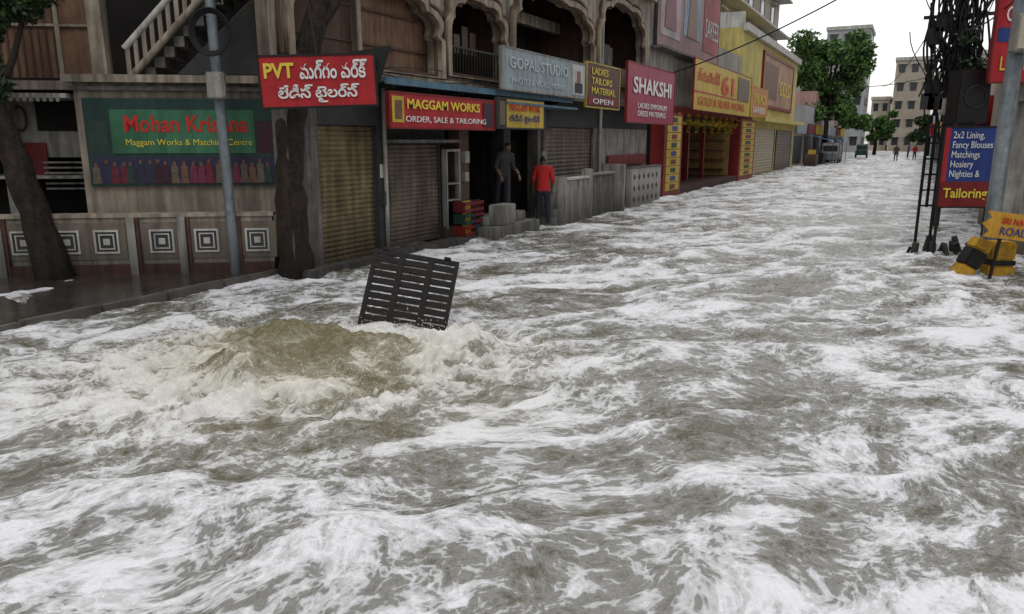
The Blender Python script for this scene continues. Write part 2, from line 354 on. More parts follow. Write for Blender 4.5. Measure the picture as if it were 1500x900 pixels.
box("upper_slab",-7,-2.6,.2,2,3.0,3.14,CREAM)
box("tan_blind_a",-4.75,-3.55,.4,.43,3.2,4.9,TAN); boxes("blind_folds",[(-4.7+i*.12,-4.67+i*.12,.385,.4,3.2,4.9) for i in range(10)],BROWNP)
box("tan_blind_b",-3.52,-3.0,.4,.43,3.2,4.9,TAN); boxes("blind_frame",[(-4.8,-2.98,.36,.385,4.0,4.04),(-3.57,-3.5,.36,.385,3.2,4.9)],CREAM)
box("upper_pillar_a",-5.0,-4.78,.2,.45,3.14,7,CREAM); box("upper_pillar_b",-2.98,-2.75,.15,.4,3.14,7,CREAM)
box("upper_pillar_c",-.15,.18,-.05,.4,3.22,7,CREAM)
st=[]; N_=13
for i in range(N_): st.append((-2.45+i*.17,-2.45+(i+1)*.17,.5,1.3,3.05+i*.17,3.22+i*.17))
boxes("steps",st,GREY)
stair=[((-2.5+i*.14),3.30+i*.14*1.03) for i in range(16)]
boxes("balusters",[(x-.035,x+.035,.42,.46,z-.1,z+.42) for (x,z) in stair],CREAM)
rod("handrail",[(-2.55,.44,3.68),(-.35,.44,5.95)],.055,WHITE); rod("lower_rail",[(-2.55,.44,3.16),(-.35,.44,5.43)],.06,CREAM)
me=bpy.data.meshes.new("dark_canopy"); me.from_pydata([(-1.6,-.05,3.24),(-.2,-.1,3.24),(-.12,-.1,4.6),(-.45,.0,4.35)],[],[(0,1,2,3)]); mk("dark_canopy",me,DGREY)
sign("tailor_shop_board",-3.12,.02,1.45,2.86,-.06,DGREEN)
box("green_banner",-2.72,-.45,-.075,-.06,1.98,2.68,GREEN)
text("name_text","Mohan Krishna",-2.50,2.32,1.95,.27,RTX,-.08,bold=.02)
text("sub_text","Maggam Works & Matching Centre",-2.50,2.08,2.0,.13,YTX,-.08)
for i in range(22):
    x=-3.0+i*.137+random.uniform(-.02,.02); m_=SAREE[random.randrange(7)]; sc_=random.uniform(.8,1.0)
    z0=1.49; me=bpy.data.meshes.new("figure_print")
    pts=[(x-.07,z0),(x+.07,z0),(x+.05,z0+.20*sc_),(x+.06,z0+.30*sc_),(x+.02,z0+.34*sc_),(x-.02,z0+.34*sc_),(x-.06,z0+.30*sc_),(x-.05,z0+.20*sc_)]
    hd=[(x+.028*math.cos(t),z0+.372*sc_+.034*math.sin(t)) for t in np.linspace(0,6.28,9)[:-1]]
    yy=-.068-.0006*i
    me.from_pydata([(p_[0],yy,p_[1]) for p_ in pts],[],[tuple(range(8))]); me.update(); mk("figure_print",me,m_)
    me=bpy.data.meshes.new("face_print"); me.from_pydata([(p_[0],yy-.001,p_[1]) for p_ in hd],[],[tuple(range(8))]); me.update(); mk("face_print",me,SAREE[2])
box("print_strip",-3.05,-.02,-.064,-.06,1.48,1.93,SAREE[3])
box("side_print",-.42,-.02,-.064,-.06,1.98,2.5,SAREE[1]); box("side_print_l",-3.08,-2.78,-.064,-.06,1.98,2.5,SAREE[6])
FW=frz(-9.25,9.15,0,math.atan2(.571,.821)); frame(FW); grp("boundary_wall")
box("wall",-5.2,0,0,.15,-.2,.98,mat("boundary_wall_paint",(.30,.26,.21),.8,.4,3,.15,.5)); box("wall_cap",-5.25,.03,-.03,.18,.98,1.04,CREAM)
box("wall_base",-5.2,0,-.04,0,-.2,.22,TERRA)
for i,xc in enumerate([-4.55,-3.85,-3.2,-2.6,-1.75,-1.05,-.25]):
    z0,z1=.40,.78; hw=.19
    boxes("motif_%d"%i,[(xc-hw,xc+hw,-.03,0,z1-.03,z1),(xc-hw,xc+hw,-.03,0,z0,z0+.03),(xc-hw,xc-hw+.03,-.03,0,z0+.03,z1-.03),(xc+hw-.03,xc+hw,-.03,0,z0+.03,z1-.03),
      (xc-.12,xc+.12,-.026,0,z1-.085,z1-.065),(xc-.12,xc+.12,-.026,0,z0+.065,z0+.085),(xc-.12,xc-.10,-.026,0,z0+.085,z1-.085),(xc+.10,xc+.12,-.026,0,z0+.085,z1-.085),(xc-.05,xc+.05,-.026,0,.54,.64)],WHITE)
    box("motif_dark_%d"%i,xc-hw+.03,xc+hw-.03,-.016,0,z0+.03,z1-.03,DGREY)
    box("motif_field_%d"%i,xc-.30,xc+.30,-.012,0,.30,.90,mat("panel_brown",(.20,.165,.13),.7,.35,4,.1,.4))
for i,xc in enumerate([-4.2,-3.5,-2.2,-1.42,-.62]):
    box("wall_post_%d"%i,xc-.06,xc+.06,-.07,.0,-.1,.98,[LGREY,GREY,LGREY][i%3]); box("wall_post_b%d"%i,xc+.075,xc+.12,-.05,.0,-.1,.98,TERRA)

# ------------------------------------------------------------------ main left row
frame(FA); grp("arcade_shop_building")
for nm,x0,x1,z0,z1,m_ in [("pier_a",9.15,9.85,0,3.2,GREY),("pier_b",11.45,11.75,0,3.2,DGREY),("header_a",9.85,11.45,2.45,3.2,DGREY),("header_b",11.75,13.75,2.12,3.2,DGREY),
    ("pier_c",14.35,14.75,0,3.2,BROWNP),("header_c",13.75,19,2.45,3.2,DGREY),("pier_d",16.4,16.75,0,2.45,DGREY),("pier_e",18.3,18.8,0,2.45,GREY),("header_d",19,27.6,2.55,3.4,DGREY),
    ("pier_f",22.3,23.0,0,2.55,GREY),("wall_g",23.0,27.6,0,2.55,LGREY)]:
    box(nm,x0,x1,0,.3,z0,z1,m_)
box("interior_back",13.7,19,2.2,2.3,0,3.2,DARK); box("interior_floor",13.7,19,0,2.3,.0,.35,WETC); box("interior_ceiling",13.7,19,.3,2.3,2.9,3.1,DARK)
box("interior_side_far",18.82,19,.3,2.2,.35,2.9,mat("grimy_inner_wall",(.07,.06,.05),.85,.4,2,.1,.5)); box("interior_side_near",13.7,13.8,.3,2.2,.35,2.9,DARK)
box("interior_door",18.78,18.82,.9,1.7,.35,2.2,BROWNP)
box("inner_shelf",14.9,16.2,1.4,1.8,.35,1.9,BROWNP); box("inner_poster",16.9,17.6,2.14,2.2,1.4,2.1,SAREE[5])
shutter("ochre_shutter",9.88,11.42,.12,.08,2.45,SHY); shutter("brown_shutter",11.8,13.68,.16,.15,2.12,SHB); shutter("far_shutter",18.85,22.25,.12,.3,2.55,SHB,.11)
box("shutter_hood",11.6,13.9,-.35,0,2.14,2.2,GREY)
box("door_dark",13.8,14.3,.2,.24,.1,2.1,DARK)
boxes("white_door_frame",[(13.78,13.83,-.02,.1,.3,2.0),(14.3,14.35,-.02,.1,.3,2.0),(13.83,14.3,-.02,.1,1.95,2.0),(13.83,14.3,-.02,.1,1.25,1.29),(13.83,14.3,-.02,.1,.9,.93)],LGREY)
box("shutter_lock_box",11.5,11.7,-.08,0,1.0,1.25,DGREY); box("paper_notice",11.5,11.68,-.012,0,1.5,1.75,WHITE)
boxes("electric_meters",[(14.42,14.62,-.1,0,1.7,1.95),(14.42,14.6,-.09,0,1.3,1.5),(18.4,18.65,-.1,0,1.6,1.9)],LGREY)
rod("drain_pipe",[(11.6,-.06,0),(11.6,-.06,3.2)],.04,LGREY); rod("drain_pipe",[(18.55,-.06,0),(18.55,-.06,3.2)],.05,GREY); rod("drain_pipe",[(22.7,-.06,0),(22.7,-.06,7)],.05,LGREY)
box("sunshade_slab",11.0,19.2,-.55,0,3.2,3.27,GREY); box("sunshade_blue_edge",11.0,19.2,-.60,-.552,3.15,3.27,CYAN)
boxes("sunshade_brackets",[(11.3+i*1.2,11.36+i*1.2,-.5,0,3.1,3.2) for i in range(7)],DGREY)
box("corrugated_sheet",15.2,19.2,-.75,0,2.98,3.03,CYAN)
arches=[(9.35,13.55,3.42,4.15,4.95),(13.95,16.35,3.5,4.4,5.15),(16.85,21.9,3.7,4.9,5.85),(22.5,26.8,3.9,5.3,6.45)]
holes=[arch_poly(*a_) for a_ in arches]
TRIM=mat("arch_trim",(.38,.30,.22),.8,.4,3,.15,.5)
panel("upper_wall",[(8.9,3.29),(27.5,3.29),(27.5,9.5),(8.9,9.5)],holes,.25,CREAM,.12)
for i,a_ in enumerate(arches):
    panel("arch_frame_%d"%i,arch_poly(*a_,off=.15),[arch_poly(a_[0]+.0,a_[1]-.0,a_[2]+.02,a_[3],a_[4])],.10,TRIM,-.06)
    panel("arch_inner_line_%d"%i,arch_poly(a_[0]+.005,a_[1]-.005,a_[2]+.02,a_[3],a_[4]-.005),[arch_poly(a_[0]+.07,a_[1]-.07,a_[2]+.09,a_[3],a_[4]-.07)],.05,BROWNP,.02)
    panel("arch_outer_bead_%d"%i,arch_poly(*a_,off=.30),[arch_poly(*a_,off=.24)],.06,BROWNP,-.03)
boxes("upper_band",[(8.9,27.5,-.08,-.006,3.29,3.40)],CREAM); boxes("cornice",[(8.9,27.5,-.25,-.006,6.95,7.1)],CREAM)
box("arch1_board_a",9.3,11.2,.30,.34,3.4,5.5,BROWNP); box("arch1_board_b",11.3,13.6,.33,.37,3.4,5.5,TAN)
box("arch1_mullion",11.2,11.32,.15,.32,3.4,5.5,CREAM)
boxes("arch1_rails",[(9.3,13.6,.27,.30,3.9,3.94),(9.3,13.6,.27,.30,4.5,4.54)],BROWNP)
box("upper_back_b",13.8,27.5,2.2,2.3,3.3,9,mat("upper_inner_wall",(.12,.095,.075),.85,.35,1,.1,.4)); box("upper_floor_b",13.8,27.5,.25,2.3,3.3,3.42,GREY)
box("upper_ceiling",8.9,27.5,.25,2.3,6.95,7.1,GREY)
for x in (13.75,16.6,22.2,27.4): box("cross_wall",x-.1,x+.1,.25,2.2,3.42,6.95,BROWNP)
for x in (14.6,18,20.3,23.6,25.4):
    box("inner_door",x-.4,x+.4,2.14,2.2,3.45,5.5,BLK); boxes("inner_door_frame",[(x-.47,x-.4,2.1,2.2,3.45,5.55),(x+.4,x+.47,2.1,2.2,3.45,5.55),(x-.4,x+.4,2.1,2.2,5.5,5.57)],TAN)
box("hanging_beam",16.85,21.9,1.0,1.2,5.3,5.6,CREAM); box("inner_window_pale",18.9,19.6,2.12,2.2,4.2,5.2,LGREY)
boxes("balcony_railing",[(13.95+i*.12,13.97+i*.12,.0,.03,3.42,4.1) for i in range(20)]+[(13.95,16.35,-.01,.04,4.1,4.14)],BLK)
boxes("balcony_wall_c",[(16.85,21.9,.02,.12,3.7,4.3)],CREAM)
boxes("clothes_line",[(14.3+i*.35,14.55+i*.35,.5,.52,4.1,4.7-.1*(i%3)) for i in range(5)],SAREE[5])
box("water_tank",23.8,25.2,.5,1.5,4.3,5.3,GREY,bev=.1); box("balcony_wall_d",22.5,26.8,.02,.12,3.9,4.5,GREY)
boxes("wires_conduit",[(16.55,16.6,-.05,0,3.4,7)],GREY)
rod("sagging_wire",[(9.0+i*.8,-.12-.03*(i%2),3.36+.05*math.sin(i)) for i in range(24)],.012,WIRE,4); rod("sagging_wire",[(9.0+i*.8,-.10,3.5-.08*math.sin(i*.9)) for i in range(24)],.01,WIRE,4)
grp("shop_steps")
box("step_a",14.6,16.9,-.75,0,-.2,.28,LGREY,bev=.02); box("step_b",14.8,16.7,-.45,0,.28,.5,LGREY,bev=.02); box("stoop_block",15.0,15.7,-.7,-.35,.28,.75,LGREY,bev=.02)
box("step_long",11.4,14.5,-.35,0,-.2,.12,GREY,bev=.02)
box("step_ledge_near",9.2,11.4,-.3,0,-.2,.10,GREY,bev=.02)
for i in range(2): box("ramp_%d"%i,17.9+i*.25,18.15+i*.25,-.7,0,-.2,.2+i*.2,LGREY,bev=.01)
grp("concrete_parapet_wall")
box("parapet_a",18.5,20.0,-.75,-.6,-.2,1.15,LGREY,bev=.02); box("parapet_end_a",18.35,18.5,-.78,0,-.2,1.25,LGREY,bev=.02)
box("parapet_b",20.3,22.2,-.75,-.6,-.2,1.2,GREY,bev=.02); box("parapet_post",20.0,20.3,-.8,-.55,-.2,1.4,LGREY,bev=.02)
box("parapet_cap",18.5,20.0,-.79,-.56,1.15,1.21,WHITE); box("parapet_cap_b",20.3,22.2,-.79,-.56,1.2,1.26,LGREY)
box("parapet_c",22.9,23.1,-.8,0,-.2,1.45,LGREY,bev=.02)
TL=mat("white_tile",(.40,.38,.34),.4,.35,14,.1,.3)
box("tiled_plinth",24.3,27.6,-.6,-.4,-.2,1.25,TL); box("tiled_plinth_cap",24.3,27.6,-.62,-.38,1.25,1.31,GREY)
for i in range(6):
    for j in range(3): box("tile_motif",24.5+i*.5,24.66+i*.5,-.61,-.6,.14+j*.38,.28+j*.38,[TERRA,DGREEN][(i+j)%2],Matrix.Rotation(math.pi/4,4,'Y'))
box("gate_red",23.4,27.3,-.1,-.04,1.35,1.7,DRED)
grp("bottle_crates")
for i in range(3):
    for j in range(2):
        z=.13+i*.26; x=14.05+j*.42; mm_=[DRED,DGREEN,SAREE[0]][(i+j)%3]
        boxes("crate_%d%d"%(i,j),[(x,x+.38,-.32,-.3,z,z+.07),(x,x+.38,-.32,-.3,z+.15,z+.22),(x,x+.38,-.02,0,z,z+.22),(x,x+.02,-.3,-.02,z,z+.22),(x+.36,x+.38,-.3,-.02,z,z+.22),(x+.02,x+.36,-.3,-.02,z,z+.02)],mm_)
        boxes("bottles_%d%d"%(i,j),[(x+.05+k*.08,x+.09+k*.08,-.25,-.2,z+.02,z+.24) for k in range(4)],[YEL,DGREY][j])
# signs
frame(FA)
sign("maggam_works_sign",10.95,14.7,2.42,3.0,-.68,RED,DRED)
text("text_a","MAGGAM WORKS",11.45,2.75,2.6,.17,YTX,-.70,bold=.02); text("text_b","ORDER, SALE & TAILORING",11.4,2.50,2.9,.12,WTX,-.70)
box("logo",11.0,11.35,-.70,-.69,2.5,2.95,YEL); box("picture",14.2,14.65,-.70,-.69,2.46,2.96,SAREE[1]); box("picture_b",11.08,11.27,-.71,-.70,2.56,2.88,SAREE[2])
sign("ladies_tailor_sign",14.78,17.1,2.47,3.08,-.72,DGREY,DGREY)
box("yellow_field",15.2,17.1,-.73,-.72,2.47,3.08,YEL)
text("text_a","MAGGAM WORK",15.3,2.83,1.6,.16,RTX,-.745); text("text_b","లేడీస్ టైలర్స్",15.3,2.56,1.6,.2,BLUE,-.745); box("picture",14.85,15.1,-.74,-.72,2.52,3.02,SAREE[5])
sign("studio_sign",14.9,19.6,3.3,4.15,-.78,BLUEG,LGREY)
PALE=mat("faded_text",(.46,.50,.51),.6,.3,4,0)
text("text_a","GOPAL STUDIO",15.2,3.75,3.2,.24,PALE,-.80,bold=.01); text("text_b","PHOTO & VIDEO MIXING",15.3,3.42,3.0,.14,PALE,-.80); box("portrait",18.7,19.5,-.80,-.79,3.35,4.1,WHITE); box("portrait_body",18.85,19.35,-.81,-.80,3.4,3.65,DSH); box("portrait_face",18.98,19.22,-.81,-.80,3.66,3.95,SKIN,bev=.004)
sign("tailor_poster_sign",19.8,22.4,3.1,4.25,-.75,mat("brown_print",(.10,.035,.02),.5,.5,9,0),YEL)
text("text_a","LADIES\nTAILORS\nMATERIAL",20.1,3.45,1.9,.7,YTX,-.77); box("strip",19.9,22.3,-.77,-.76,3.15,3.38,DRED); text("text_b","OPEN",20.2,3.19,1.6,.14,WTX,-.78)
sign("shakshi_shop_sign",23.0,28.2,2.75,4.55,-.8,PINK,DRED)
text("text_a","SHAKSHI",23.5,3.65,4.2,.5,WTX,-.83,bold=.02); text("text_b","LADIES EMPORIUM\nDRESS MATERIALS",24.0,2.95,3.2,.42,WTX,-.83)

grp("yellow_pillar_shop_building")
box("left_column",28.4,30.9,-.45,.1,0,3.2,DRED); box("right_column",42.6,47,-.45,.1,0,3.3,DRED)
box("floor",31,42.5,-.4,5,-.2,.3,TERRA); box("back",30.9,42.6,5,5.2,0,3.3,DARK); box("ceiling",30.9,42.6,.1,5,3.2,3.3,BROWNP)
box("inner_wall_l",30.85,31.0,.1,5,0,3.2,DARK); box("inner_wall_r",42.5,42.65,.1,5,0,3.2,mat("yellow_inner",(.40,.25,.09),.8,.4,2,0,.2))
boxes("inner_shelves",[(42.2,42.5,.3,4.8,.6+i*.5,.65+i*.5) for i in range(5)],BROWNP); box("inner_curtain",42.3,42.45,2.6,3.6,.4,2.9,DRED)
for i in range(9):
    box("emblem_bg",28.7,30.6,-.47,-.45,.25+i*.32,.54+i*.32,YEL); box("emblem",29.3,30.0,-.48,-.47,.30+i*.32,.48+i*.32,[DRED,BLUE,DGREEN][i%3])
    box("emblem_bg_r",43.0,46.6,-.47,-.45,.25+i*.33,.54+i*.33,YEL); box("emblem_r",44,45.5,-.48,-.47,.30+i*.33,.48+i*.33,[DRED,DGREEN][i%2])
box("header",28.3,47.2,-.2,.1,3.2,3.5,DRED)
for x in (33,36,39): box("inner_column",x-.1,x+.1,.6,.8,0,3.2,DRED)
box("counter",36.5,41,2.5,3.2,.3,1.3,BROWNP); box("yellow_panel",31.6,34.5,4.9,4.98,.6,2.9,YEL)
MG=mat("marigold",(.5,.30,.02),.8,.4,9,0)
gb=[]
for i in range(8):
    for t in np.linspace(0,1,7): gb.append((30.9+i*1.45+t*1.45,-.28,3.2-.45*4*t*(1-t)*.8,.07))
    for t in np.linspace(0,.6,5): gb.append((30.9+i*1.45,-.28,3.15-t,.06))
leaves("garlands",gb,2200,.06,MG,3); leaves("garland_leaves",gb,700,.07,LEAF,4)
UPW=mat("upper_pale_wall",(.38,.35,.31),.85,.3,1,.05,.4)
box("upper_wall",27.6,38,0,.3,3.5,10.5,UPW); box("upper_wall_low",38,43.9,0,.3,3.5,6.6,UPW); box("upper_ledge",27.6,43.9,-.5,0,5.45,5.53,GREY)
sign("yellow_jewellery_sign",30.8,42.6,3.4,5.35,-.85,YEL,DRED)
text("text_a","61",35.6,4.2,2.6,.85,RTX,-.88,bold=.03); text("text_b","జ్యువెలర్స్",31.3,4.55,4,.5,RTX,-.88); text("text_c","GOLD & SILVER WORKS",31.5,3.6,9.5,.34,RTX,-.88)
box("picture",39.2,42,-.88,-.87,4.1,5.2,SAREE[5]); box("red_band",30.8,38.9,-.865,-.85,4.08,4.14,RED)
sign("small_red_yellow_sign",42.9,48,3.5,5.0,-.85,mat("orange_sign",(.50,.2,.05),.5,.2,1,0,.1),YEL)
text("text_a","SILKS",43.4,4.2,3.8,.5,YTX,-.88); text("text_b","SAREES",43.4,3.65,3.8,.32,WTX,-.88)
sign("pink_advertising_hoarding",27.9,37.6,5.6,10.5,-.15,mat("pink_print",(.36,.20,.20),.6,.5,.5,0,.28),DGREY)
for i in range(3): box("ad_block",28.2+i*3.2,30.9+i*3.2,-.17,-.16,6.0+.3*(i%2),9.9,[mat("pale_pink_print",(.42,.33,.34),.6,.5,1,0,.28),mat("pale_blue_print",(.25,.33,.38),.6,.5,1,0,.28),mat("red_print",(.36,.07,.07),.6,.5,1,0,.28)][i])
text("text_a","SAREES",34.8,6.6,2.5,.8,PALE,-.19)
for xx,mm_ in ((29.5,SAREE[4]),(32.7,SAREE[2])):
    me=bpy.data.meshes.new("model_print"); me.from_pydata([(xx-.8,-.19,6.3),(xx+.8,-.19,6.3),(xx+.5,-.19,8.0),(xx+.3,-.19,8.6),(xx-.3,-.19,8.6),(xx-.5,-.19,8.0)],[],[(0,1,2,3,4,5)]); mk("model_print",me,mm_)
grp("yellow_building")
box("body",44.1,66,0,2.9,0,8.2,PYEL); box("cornice",44.0,66.2,-.25,0,8.0,8.4,WHITE); box("ledge",48.1,66.2,-.8,0,3.3,3.55,PYEL); box("terrace_wall",44.1,44.3,.0,2.9,8.2,9.0,WHITE)
box("advert",50.5,63,-.10,-.0,4.4,7.4,mat("advert_peach",(.45,.27,.17),.6,.5,.6,0,.2)); boxes("advert_frame",[(50.2,63.3,-.14,-.0,7.4,7.6),(50.2,63.3,-.14,-.0,4.2,4.4),(50.2,50.5,-.14,0,4.4,7.4),(63,63.3,-.14,0,4.4,7.4)],DRED)
box("advert_picture",51,56,-.12,-.1,4.8,7.0,SAREE[2]); text("advert_text","GOLD",57,5.2,5,1.0,YTX,-.13)
shutter("shutter_a",48.8,56.5,-.03,.1,2.9,mat("cream_shutter",(.40,.33,.22),.5,.2,2,0,.2),.18); shutter("shutter_b",57.5,65,-.03,.1,2.9,SHB,.18)
grp("beige_apartment_building")
box("body",44.2,74,3.0,14,0,14.5,FARB)
box("parapet",44,74.2,2.8,3,14.2,15.0,WHITE)
for fl_ in range(4):
    box("balcony_slab",44,74,1.9,3,4.9+fl_*3,5.05+fl_*3,WHITE); 
    for j in range(6):
        x=45.5+j*4.8; box("window",x,x+1.6,2.94,3.0,5.9+fl_*3,7.2+fl_*3,GLASS); boxes("window_frame",[(x-.08,x,2.9,3,5.8+fl_*3,7.3+fl_*3),(x+1.6,x+1.68,2.9,3,5.8+fl_*3,7.3+fl_*3),(x-.2,x+1.8,2.6,3,7.3+fl_*3,7.4+fl_*3)],WHITE)
for fl_ in range(4):
    for j in range(3):
        y=4.2+j*3; box("end_window",44.12,44.2,y,y+1.3,5.9+fl_*3,7.2+fl_*3,GLASS); box("end_sill",44.0,44.2,y-.1,y+1.4,5.75+fl_*3,5.85+fl_*3,WHITE)
box("terrace_tank",50,53,5,8,14.5,17,LGREY,bev=.2)
grp("small_shop_row_building")
for i in range(7):
    x=66.3+i*7; hgt=3.6+(i*37%5)*.8; c=[FARB,FARG,mat("dull_pink",(.45,.28,.25),.8,.2,1,0,.2),FARG,FARB,FARG,FARB][i]
    box("unit_%d"%i,x,x+6.9,0,8,0,hgt,c); box("unit_open_%d"%i,x+.6,x+5.8,-.04,0,.2,2.5,[DGREY,SHB,DGREEN][i%3]); box("unit_sign_%d"%i,x+.4,x+6.2,-.3,-.2,2.7,3.6,[BLUEG,DRED,YEL,WHITE][i%4])
grp("blue_market_tarpaulin")
for i in range(3):
    x=72+i*8; me=bpy.data.meshes.new("tarp"); me.from_pydata([(x,-2.2,2.2),(x+5,-2.2,2.1),(x+5,0,2.7),(x,0,2.8),(x+2.5,-2.4,2.0)],[],[(0,4,1,2,3)]); mk("tarp_sheet",me,mat("tarp_blue",(.08,.25,.5),.6,.2,2,0)); boxes("tarp_poles",[(x,x+.05,-2.2,-2.15,0,2.2),(x+4.95,x+5,-2.2,-2.15,0,2.1)],DGREY)
grp("market_stall")
for i in range(5):
    x=69+i*6; boxes("counter_%d"%i,[(x,x+2,-1.6,-.7,.0,1.0)],[BROWNP,DGREY,DRED,GREY,CYAN][i]); boxes("goods_%d"%i,[(x+.2+k*.4,x+.5+k*.4,-1.4,-.9,1.0,1.25+.1*(k%2)) for k in range(4)],[YEL,LGREY,RED,GREEN,WHITE][i])

# ------------------------------------------------------------------ far background
frame(W)
def far_block(name,x0,x1,y0,y1,h,m_,fls,cols_):
    grp(name); box("body",x0,x1,y0,y1,0,h,m_); box("parapet",x0-.2,x1+.2,y0-.2,y1+.2,h,h+.6,WHITE)
    fh=h/fls
    for f_ in range(fls):
        for c_ in range(cols_):
            xx=x0+(x1-x0)*(c_+.25)/cols_; ww=(x1-x0)/cols_*.5; box("window",xx,xx+ww,y0-.06,y0,f_*fh+fh*.35,f_*fh+fh*.78,GLASS)
            box("sunshade",xx-.2,xx+ww+.2,y0-.5,y0,f_*fh+fh*.8,f_*fh+fh*.84,WHITE)
        for c_ in range(3):
            yy=y0+(y1-y0)*(c_+.25)/3; box("side_window",x1,x1+.06,yy,yy+1.6,f_*fh+fh*.35,f_*fh+fh*.78,GLASS)
far_block("grey_tower_building",-15.5,-8.5,150,162,21,FARG,6,3)
far_block("tan_apartment_building",-4.5,2.2,168,182,17,FARB,5,3)
far_block("low_corner_building",-30,-10,118,135,11,FARG,3,4)
far_block("distant_flats_building",3,14,140,160,15,FARB,4,3)
far_block("roadside_flats_building",-8.3,-5.0,172,186,10,FARB,3,2)
far_block("roadside_flats_building",2.0,9,112,130,10,FARG,3,3)
def tree(name,x,y,hgt,R_,nl,ls,m1,m2,seed,trunk=.28,nb=16):
    grp(name); rs=np.random.RandomState(seed)
    rod("trunk",[(x,y,-.3),(x+.1,y,hgt*.25),(x-.1,y+.1,hgt*.5),(x+.1,y,hgt*.75)],[trunk,trunk*.8,trunk*.6,trunk*.3],BARK)
    bl=[]
    for i in range(nb):
        an=rs.rand()*6.28; rr=R_*(.2+.7*rs.rand()); z=hgt*(.36+.56*rs.rand()); q_=(x+math.cos(an)*rr,y+math.sin(an)*rr,z)
        rod("limb_%d"%i,[(x,y,hgt*.3+.1*z),((x+q_[0])/2,(y+q_[1])/2,z*.85),q_],[trunk*.4,trunk*.25,trunk*.1],BARK,4)
        bl.append((*q_,R_*(.2+.2*rs.rand())))
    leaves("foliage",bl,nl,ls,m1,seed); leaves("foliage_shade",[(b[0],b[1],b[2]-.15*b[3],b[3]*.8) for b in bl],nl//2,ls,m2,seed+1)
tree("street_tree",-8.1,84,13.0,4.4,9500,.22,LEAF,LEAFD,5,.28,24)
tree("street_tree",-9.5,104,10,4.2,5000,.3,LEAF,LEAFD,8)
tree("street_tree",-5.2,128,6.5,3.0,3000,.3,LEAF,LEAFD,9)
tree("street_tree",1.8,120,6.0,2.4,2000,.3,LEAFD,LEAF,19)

# ------------------------------------------------------------------ right side
frame(W); grp("right_shop_building")
box("near_wall",1.75,8,17.6,24,0,4.6,BEIGE); box("pilaster",1.6,1.95,17.45,17.6,0,4.6,LGREY); box("ledge",1.4,8,17.2,17.6,2.9,3.0,GREY); box("window_dark",2.3,3.5,17.55,17.6,1,2.4,GLASS)
for i,(y0,y1,h_,c) in enumerate([(24.2,31,4.0,FARB),(31.2,40,5.0,BEIGE),(40.2,52,4.4,FARG),(52.2,66,6.0,FARB),(66.2,84,5.0,FARG),(84.2,110,7.0,FARB)]):
    box("unit_%d"%i,2.0,10,y0,y1,0,h_,c); box("opening_%d"%i,1.96,2.0,y0+.8,y1-.8,.2,2.4,[SHB,DGREY,DGREEN][i%3]); box("board_%d"%i,1.55,1.7,y0+.5,y1-.5,2.6,3.5,[BLUE,WHITE,RED,YEL,RED,BLUE][i])
    box("hanging_sign_%d"%i,1.0,1.9,y0+1,y0+1.08,2.4,3.4,[RED,BLUE,YEL,WHITE,RED,DGREEN][i]); box("awning_%d"%i,.9,2.0,y0+.2,y1-.2,2.48,2.54,[DGREY,CYAN,GREY,DRED,GREY,CYAN][i])
frame(W); grp("utility_pole")
rod("pole",[(1.36,15.6,-.4),(1.36,15.6,9)],.125,GALV,12); 
frame(frz(1.30,15.42,0,YAW)); box("meter_box",-.12,.42,-.22,-.02,3.6,4.2,LGREY,bev=.02); box("meter_box_lid",-.08,.38,-.235,-.22,3.65,4.15,mat("meter_cover",(.42,.38,.29),.6,.25,4,.05)); rod("clamp",[(-.16,-.05,4.5),(.26,-.05,4.5)],.03,DGREY)
FS=frz(.95,16.8,0,YAW-.1); frame(FS)
sign("tailoring_sign",-.47,.47,.95,2.42,0,BLUE,BLK); box("red_bottom",-.47,.47,-.008,0,.95,1.42,DRED); box("red_side",-.47,-.38,-.01,0,1.42,2.42,RED)
text("text_a","2x2 Lining,\nFancy Blouses\nMatchings\nHosiery\nNighties &",-.33,1.47,.72,.88,WTX,-.02); text("text_b","Tailoring",-.40,1.06,.80,.24,YTX,-.02,bold=.02)
boxes("legs",[(-.45,-.41,.0,.05,-.3,.95),(.41,.45,.0,.05,-.3,.95)],BLK)
frame(frz(.36,17.0,0,YAW+.3)); grp("iron_rack")
boxes("rack_frame",[(-.2,-.16,0,.04,.9,2.5),(.16,.2,0,.04,.9,2.5)]+[(-.16,.16,0,.04,.92+i*.30,.95+i*.30) for i in range(6)]+[(-.02,.02,.0,.04,.9,2.5)],BLK)
boxes("rack_legs",[(-.2,-.16,0,.04,-.3,.9),(.16,.2,0,.04,-.3,.9)],BLK)
grp("rubble_pile"); 
for i in range(26):
    s=random.uniform(.04,.12); x=random.uniform(-.3,1.1); y=random.uniform(-.5,.2); box("stone_%d"%i,x,x+s*1.4,y,y+s,-.08,random.uniform(.0,.2)+s,[BLK,GREY,DGREY][i%3],Matrix.Rotation(random.uniform(0,1),4,'Z')@Matrix.Rotation(random.uniform(-.4,.4),4,'X'),.012)
frame(frz(.95,17.2,0,YAW)); grp("loudspeaker_box"); box("cabinet",-.33,.28,0,.4,2.5,3.5,BLK,bev=.02); rod("grille_ring",[(.0+.2*math.cos(t),-.01,3.0+.2*math.sin(t)) for t in np.linspace(0,6.1,20)],.012,DGREY,4,True)
box("bracket",-.1,.1,.1,.3,2.3,2.5,DGREY)
frame(frz(1.62,17.2,0,YAW-.05)); sign("red_shop_sign",-.55,1.3,3.25,5.6,0,RED,DRED); box("blue_stripe",-.5,1.2,-.01,0,3.95,4.2,BLUE); text("text_a","టైలర్స్\nMATCHING\nCENTRE",-.4,4.3,1.4,1.1,WTX,-.02); text("text_b","LADIES TAILOR",-.4,3.45,1.5,.25,YTX,-.02)
frame(W); grp("cable_pole")
rod("pole",[(.7,22.9,-.4),(.72,22.9,10)],.11,DGREY,10)
